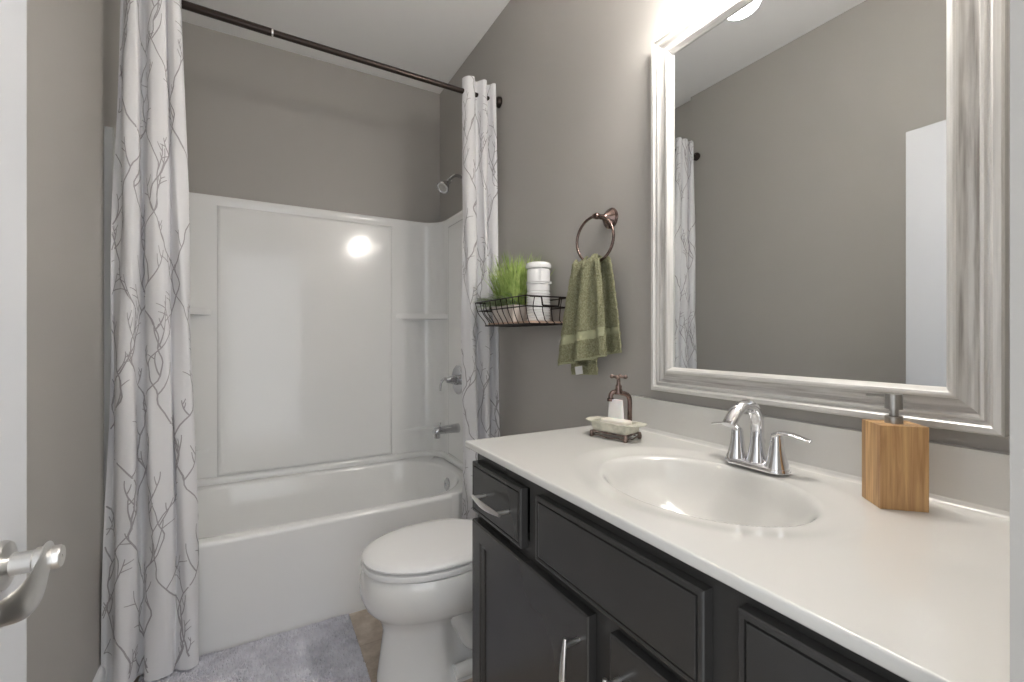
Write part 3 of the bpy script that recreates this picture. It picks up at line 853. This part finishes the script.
tw = thing('hand_towel', 'olive green terry hand towel pulled through the towel ring', 'towel', (rcx, 1.19, 1.10))
def towel_layer(bm, ytop, ybot, ztop, zbot, xoff, folds, seed, thick=.006, zslope=0, crease=None, bandz=None):
    NU, NV = 64, 60
    def f(u, v, lift):
        k = v                       # 0 top .. 1 bottom
        kk = k**.9 + .06*math.sin(PI*k)
        y = lerp(lerp(ytop[0], ytop[1], u), lerp(ybot[0], ybot[1], u), kk)
        z = lerp(ztop, zbot+zslope*(u-.5), k)
        amp = lerp(.55, 1, k)
        x = xoff
        for (c_, wd, a) in folds: x += a*amp*math.exp(-((u-c_)/wd)**2)
        # roll over ring at the top
        if k < .05: x += (.012 if xoff < rcx else -.012)*(1-k/.05)**1.5*1.0; z += 0
        # top edge follows the ring's curve
        z += .010*math.cos(u*PI*5+seed)*(1-sst(0, .25, k))
        x += .0012*math.sin(y*210+z*160+seed)+.0009*math.sin(z*330+seed*2)
        return Vector((x+lift, y, z))
    for lift in (0, thick):
        Vg = [[bm.verts.new(f(i/NU, j/NV, lift)) for j in range(NV+1)] for i in range(NU+1)]
        if lift == 0: V0 = Vg
        else: V1 = Vg
        for i in range(NU):
            for j in range(NV):
                zc = (Vg[i][j].co.z+Vg[i+1][j+1].co.z)/2; kz = j/NV
                fc = bm.faces.new((Vg[i][j], Vg[i+1][j], Vg[i+1][j+1], Vg[i][j+1]))
                fc.material_index = 1 if (bandz and bandz[0] < kz < bandz[1]) else (2 if kz > .975 else 0)
    def stitch(a, b):
        for i in range(len(a)-1): bm.faces.new((a[i], a[i+1], b[i+1], b[i]))
    stitch([r[0] for r in V0], [r[0] for r in V1]); stitch([r[-1] for r in V0], [r[-1] for r in V1]); stitch(V0[0], V1[0]); stitch(V0[-1], V1[-1])
# u=0 is the left side in the photo (larger y)
bm = bmesh.new()
towel_layer(bm, (1.262, 1.130), (1.357, 1.090), 1.470, 1.116, rcx-.022, [(.12, .10, -.018), (.32, .06, .028), (.52, .14, -.026), (.76, .05, .010), (.92, .09, -.016)], 1, zslope=.045, bandz=(.70, .80))
o = P(obj('front_layer', bm, [M['terry'], M['terry_band'], M['terry_band']], angle=180), tw)
bm = bmesh.new()
towel_layer(bm, (1.250, 1.126), (1.31, 1.072), 1.466, 1.135, rcx+.018, [(.15, .1, .008), (.45, .1, -.008), (.75, .1, .008)], 2, zslope=.03, bandz=(.72, .80))
P(obj('back_layer', bm, [M['terry'], M['terry_band'], M['terry_band']], angle=180), tw)
bm = bmesh.new()
towel_layer(bm, (1.31, 1.18), (1.305, 1.165), 1.25, 1.068, rcx-.002, [(.3, .1, .008), (.75, .1, -.008)], 3, zslope=.01)
P(obj('folded_corner', bm, [M['terry'], M['terry_band'], M['terry_band']], angle=180), tw)
bm = bmesh.new(); box(bm, (rcx-.0165, 1.222, 1.070), (rcx-.0155, 1.262, 1.098), M=Matrix.Translation((0, 1.24, 1.08)) @ Matrix.Rotation(math.radians(-10), 4, 'X') @ Matrix.Translation((0, -1.24, -1.08)))
P(obj('care_tag', bm, M['tagw'], smooth=False), tw)['label'] = 'small white tag at the lower hem'

# ------------------------------------------------------------------ wire basket
bk = thing('wire_basket', 'dark wire wall basket holding a plant and a canister', 'basket', (W, 1.605, 1.25))
zt, zb, zm = 1.352, 1.250, 1.305
X0, X1, Y0, Y1 = .846, W-.004, 1.392, 1.822      # top rim
bX0, bY0, bY1 = .882, 1.422, 1.792
rw = .0026
def wires(name, paths, r=rw, lab=None, m='wire'):
    bm = bmesh.new()
    for p in paths: tube(bm, p, r, 6)
    o = P(obj(name, bm, M[m]), bk)
    return o
def dip(a, b, d=.034):   # rim segment with a rectangular hand-hold dip
    a = Vector(a); b = Vector(b); q = lambda t, z=0: a.lerp(b, t)+Vector((0, 0, z))
    return [q(0), q(.26), q(.28, -.004), q(.30, -d+.004), q(.32, -d), q(.68, -d), q(.70, -d+.004), q(.72, -.004), q(.74), q(1)]
wires('top_rim', [[(X0, Y0, zt), (X0, Y1, zt)], [(X0, Y0, zt), (X1, Y0, zt)], [(X0, Y1, zt), (X1, Y1, zt)], [(X1, Y0, zt), (X1, Y1, zt)]], .0026)
for yy in (Y0, Y1):
    wires('side_hook', [dip((X0+.02, yy, zt-.001), (X1, yy, zt-.001))], .0036)
mX0 = lerp(X0, bX0, .35); mY0 = lerp(Y0, bY0, .35); mY1 = lerp(Y1, bY1, .35)
wires('middle_wire', [[(mX0, mY0, zm+.01), (mX0, mY1, zm+.01)], [(mX0, mY0, zm+.01), (X1, mY0, zm+.01)], [(mX0, mY1, zm+.01), (X1, mY1, zm+.01)], [(X1, mY0, zm+.01), (X1, mY1, zm+.01)]])
up = []
for i in range(10):
    t = i/9
    up.append(catmull([(X0, lerp(Y0, Y1, t), zt), (mX0-.002, lerp(mY0, mY1, t), zm), (bX0-.006, lerp(bY0, bY1, t), zb+.02), (bX0+.006, lerp(bY0, bY1, t), zb), (bX0+.03, lerp(bY0, bY1, t), zb-.001), (X1, lerp(bY0, bY1, t), zb-.001)], 4))
wires('cross_wire', up, .0019)
sd_ = []
for i in range(1, 5):
    t = i/5
    x = lerp(X0, X1, t); xb = lerp(bX0, X1, t)
    zz = zt-.034 if .3 <= t <= .7 else zt
    sd_.append(catmull([(x, Y0, zz), (x, mY0, zm), (xb, bY0-.004, zb+.015), (xb, bY0+.006, zb), (xb, bY1-.006, zb), (xb, bY1+.004, zb+.015), (x, mY1, zm), (x, Y1, zz)], 3))
wires('long_wire', sd_, .0019)
wires('bottom_rim', [[(bX0, bY0, zb), (bX0, bY1, zb)], [(bX0, bY0, zb), (X1, bY0, zb)], [(bX0, bY1, zb), (X1, bY1, zb)], [(X1, bY0, zb), (X1, bY1, zb)]], .0032)
bm = bmesh.new(); box(bm, (bX0+.008, bY0+.012, zb+.003), (X1-.004, bY1-.012, zb+.011))
P(obj('base_board', bm, M['board'], bevel=.001), bk)['label'] = 'thin pale wooden board in the bottom'

# canister
zc0 = zb+.0115
cn = thing('ribbed_canister', 'white ribbed lidded canister standing in the wire basket', 'canister', (.972, 1.497, zc0))
bm = bmesh.new()
pf = [(0, 0), (.043, 0), (.046, .003)]
z = .004
while z < .118:
    pf += [(.0470, z), (.0475, z+.0050), (.0440, z+.0066), (.0440, z+.0092)]; z += .0105
pf += [(.0465, z+.002), (.0465, .150), (.045, .153), (.045, .156), (.0465, .158), (.0465, .200), (.044, .206), (.040, .208), (0, .208)]
lathe(bm, pf, n=48)
obj('jar', bm, M['ribbed'], cn, angle=25)
bm = bmesh.new()
lathe(bm, [(0, .2085), (.0455, .2085), (.0500, .211), (.0510, .216), (.0510, .224), (.0480, .230), (.040, .234), (.020, .236), (0, .2365)], n=48)
obj('lid', bm, M['ribbed'], cn, angle=30)
bm = bmesh.new()
rp = [(.0485*math.cos(2*PI*i/40), .0485*math.sin(2*PI*i/40), .148) for i in range(40)]
tube(bm, rp, .0018, 6, closed=True)
rp = [(.0485*math.cos(2*PI*i/40), .0485*math.sin(2*PI*i/40), .156) for i in range(40)]
tube(bm, rp, .0018, 6, closed=True)
tube(bm, [(-.02, -.046, .150), (-.022, -.052, .175), (-.022, -.053, .20), (-.02, -.050, .215)], .0016, 6)
lathe(bm, [(0, 0), (.006, 0), (.006, .006), (0, .006)], (.030, -.036, .152), (.64, -.77, 0), 12)
obj('clasp', bm, M['ribbed'], cn)

# plant
pl = thing('potted_grass_plant', 'bushy green artificial grass in a whitewashed wooden box in the wire basket', 'plant', (.965, 1.672, zc0))
bm = bmesh.new()
loft(bm, [rrect(-.058, .058, -.085, .085, .006, 0, 3), rrect(-.070, .070, -.100, .100, .006, .070, 3), rrect(-.064, .064, -.094, .094, .004, .070, 3), rrect(-.062, .062, -.092, .092, .004, .058, 3)])
obj('pot', bm, M['pot'], pl, angle=30)
bm = bmesh.new(); loft(bm, [rrect(-.061, .061, -.091, .091, .004, .056, 3), rrect(-.055, .055, -.085, .085, .004, .064, 3)])
obj('soil', bm, M['soil'], pl)
def blade(bm, p, dirn, L_, w0, droop, n=6, ruf=0):
    a = math.atan2(dirn[1], dirn[0]); sx, sy = -math.sin(a), math.cos(a)
    el = math.atan2(dirn[2], math.hypot(dirn[0], dirn[1])); prev = None; c_ = Vector(p)
    for i in range(n+1):
        t = i/n; wd = w0*(1-min(t, 1)**2.2)*(.6+.8*t if t < .5 else 1)*.5+.0002
        cur = (bm.verts.new(c_+Vector((sx*wd, sy*wd, 0))), bm.verts.new(c_+Vector((0, 0, -wd*.5))), bm.verts.new(c_-Vector((sx*wd, sy*wd, 0))))
        if prev:
            bm.faces.new((prev[0], prev[1], cur[1], cur[0])); bm.faces.new((prev[1], prev[2], cur[2], cur[1]))
        prev = cur
        c_ = c_+Vector((math.cos(a)*math.cos(el), math.sin(a)*math.cos(el), math.sin(el)))*(L_/n); el -= droop/n
rnd = random.Random(21)
bm = bmesh.new()
for _ in range(620):
    a = rnd.uniform(0, 6.28); x = rnd.uniform(-.045, .045); y = rnd.uniform(-.075, .075)
    tx = x*4+rnd.uniform(-.25, .25); ty = y*5+rnd.uniform(-.28, .28)
    L_ = rnd.uniform(.13, .255)*(1-.9*abs(y)); blade(bm, (x, y, .06), (tx, ty, 1.15), L_, rnd.uniform(.004, .0065), rnd.uniform(.05, .5))
obj('grass_foliage', bm, M['leaf'], pl, angle=180)
bm = bmesh.new()
for _ in range(90):
    a = rnd.uniform(PI*.5, PI*1.75); x = rnd.uniform(-.05, .02); y = rnd.uniform(-.07, .085)
    blade(bm, (x, y, .062), (math.cos(a), math.sin(a)*.8, rnd.uniform(.7, 1.5)), rnd.uniform(.09, .15), rnd.uniform(.006, .010), rnd.uniform(.8, 1.8), 8)
for _ in range(46):
    a = rnd.uniform(.3, 2.4); blade(bm, (rnd.uniform(-.05, .0), rnd.uniform(.05, .09), .062), (-.5+rnd.uniform(-.3, .3), 1, rnd.uniform(.5, 1.3)), rnd.uniform(.11, .17), rnd.uniform(.006, .009), rnd.uniform(.7, 1.5), 8)
obj('arching_leaves', bm, M['darkleaf'], pl, angle=180)

# ------------------------------------------------------------------ vanity light above the mirror
vl = thing('vanity_light', 'brushed nickel three shade light bar above the mirror', 'light fixture', (W, .60, 2.2))
bm = bmesh.new(); box(bm, (W-.022, .375, 2.205), (W-.001, .825, 2.275))
P(obj('backplate', bm, M['nickel'], bevel=.006, seg=3), vl)
bm = bmesh.new(); lathe(bm, [(0, -.27), (.008, -.27), (.012, -.262), (.009, -.25), (.009, .25), (.012, .262), (.008, .27), (0, .27)], (W-.035, .60, 2.185), (0, 1, 0), 16)
P(obj('cross_bar', bm, M['nickel']), vl)
for y in (.44, .60, .76):
    bm = bmesh.new(); tube(bm, catmull([(W-.02, y, 2.235), (W-.06, y, 2.235), (W-.10, y, 2.215), (W-.125, y, 2.18)], 6), .007, 12)
    lathe(bm, [(0, 0), (.018, 0), (.022, .010), (.016, .022), (0, .022)], (W-.128, y, 2.165), n=20)
    P(obj('arm', bm, M['nickel'], angle=50), vl)
    bm = bmesh.new(); lathe(bm, [(0, 0), (.018, .0), (.036, .006), (.048, .016), (.054, .03), (.056, .05), (.057, .085), (.060, .115), (.058, .115), (.052, .085), (.05, .05), (.02, .03), (0, .03)], (W-.128, y, 2.092), n=32)
    P(obj('lamp_shade', bm, M['shade'], angle=60), vl)['label'] = 'glowing frosted glass shade'
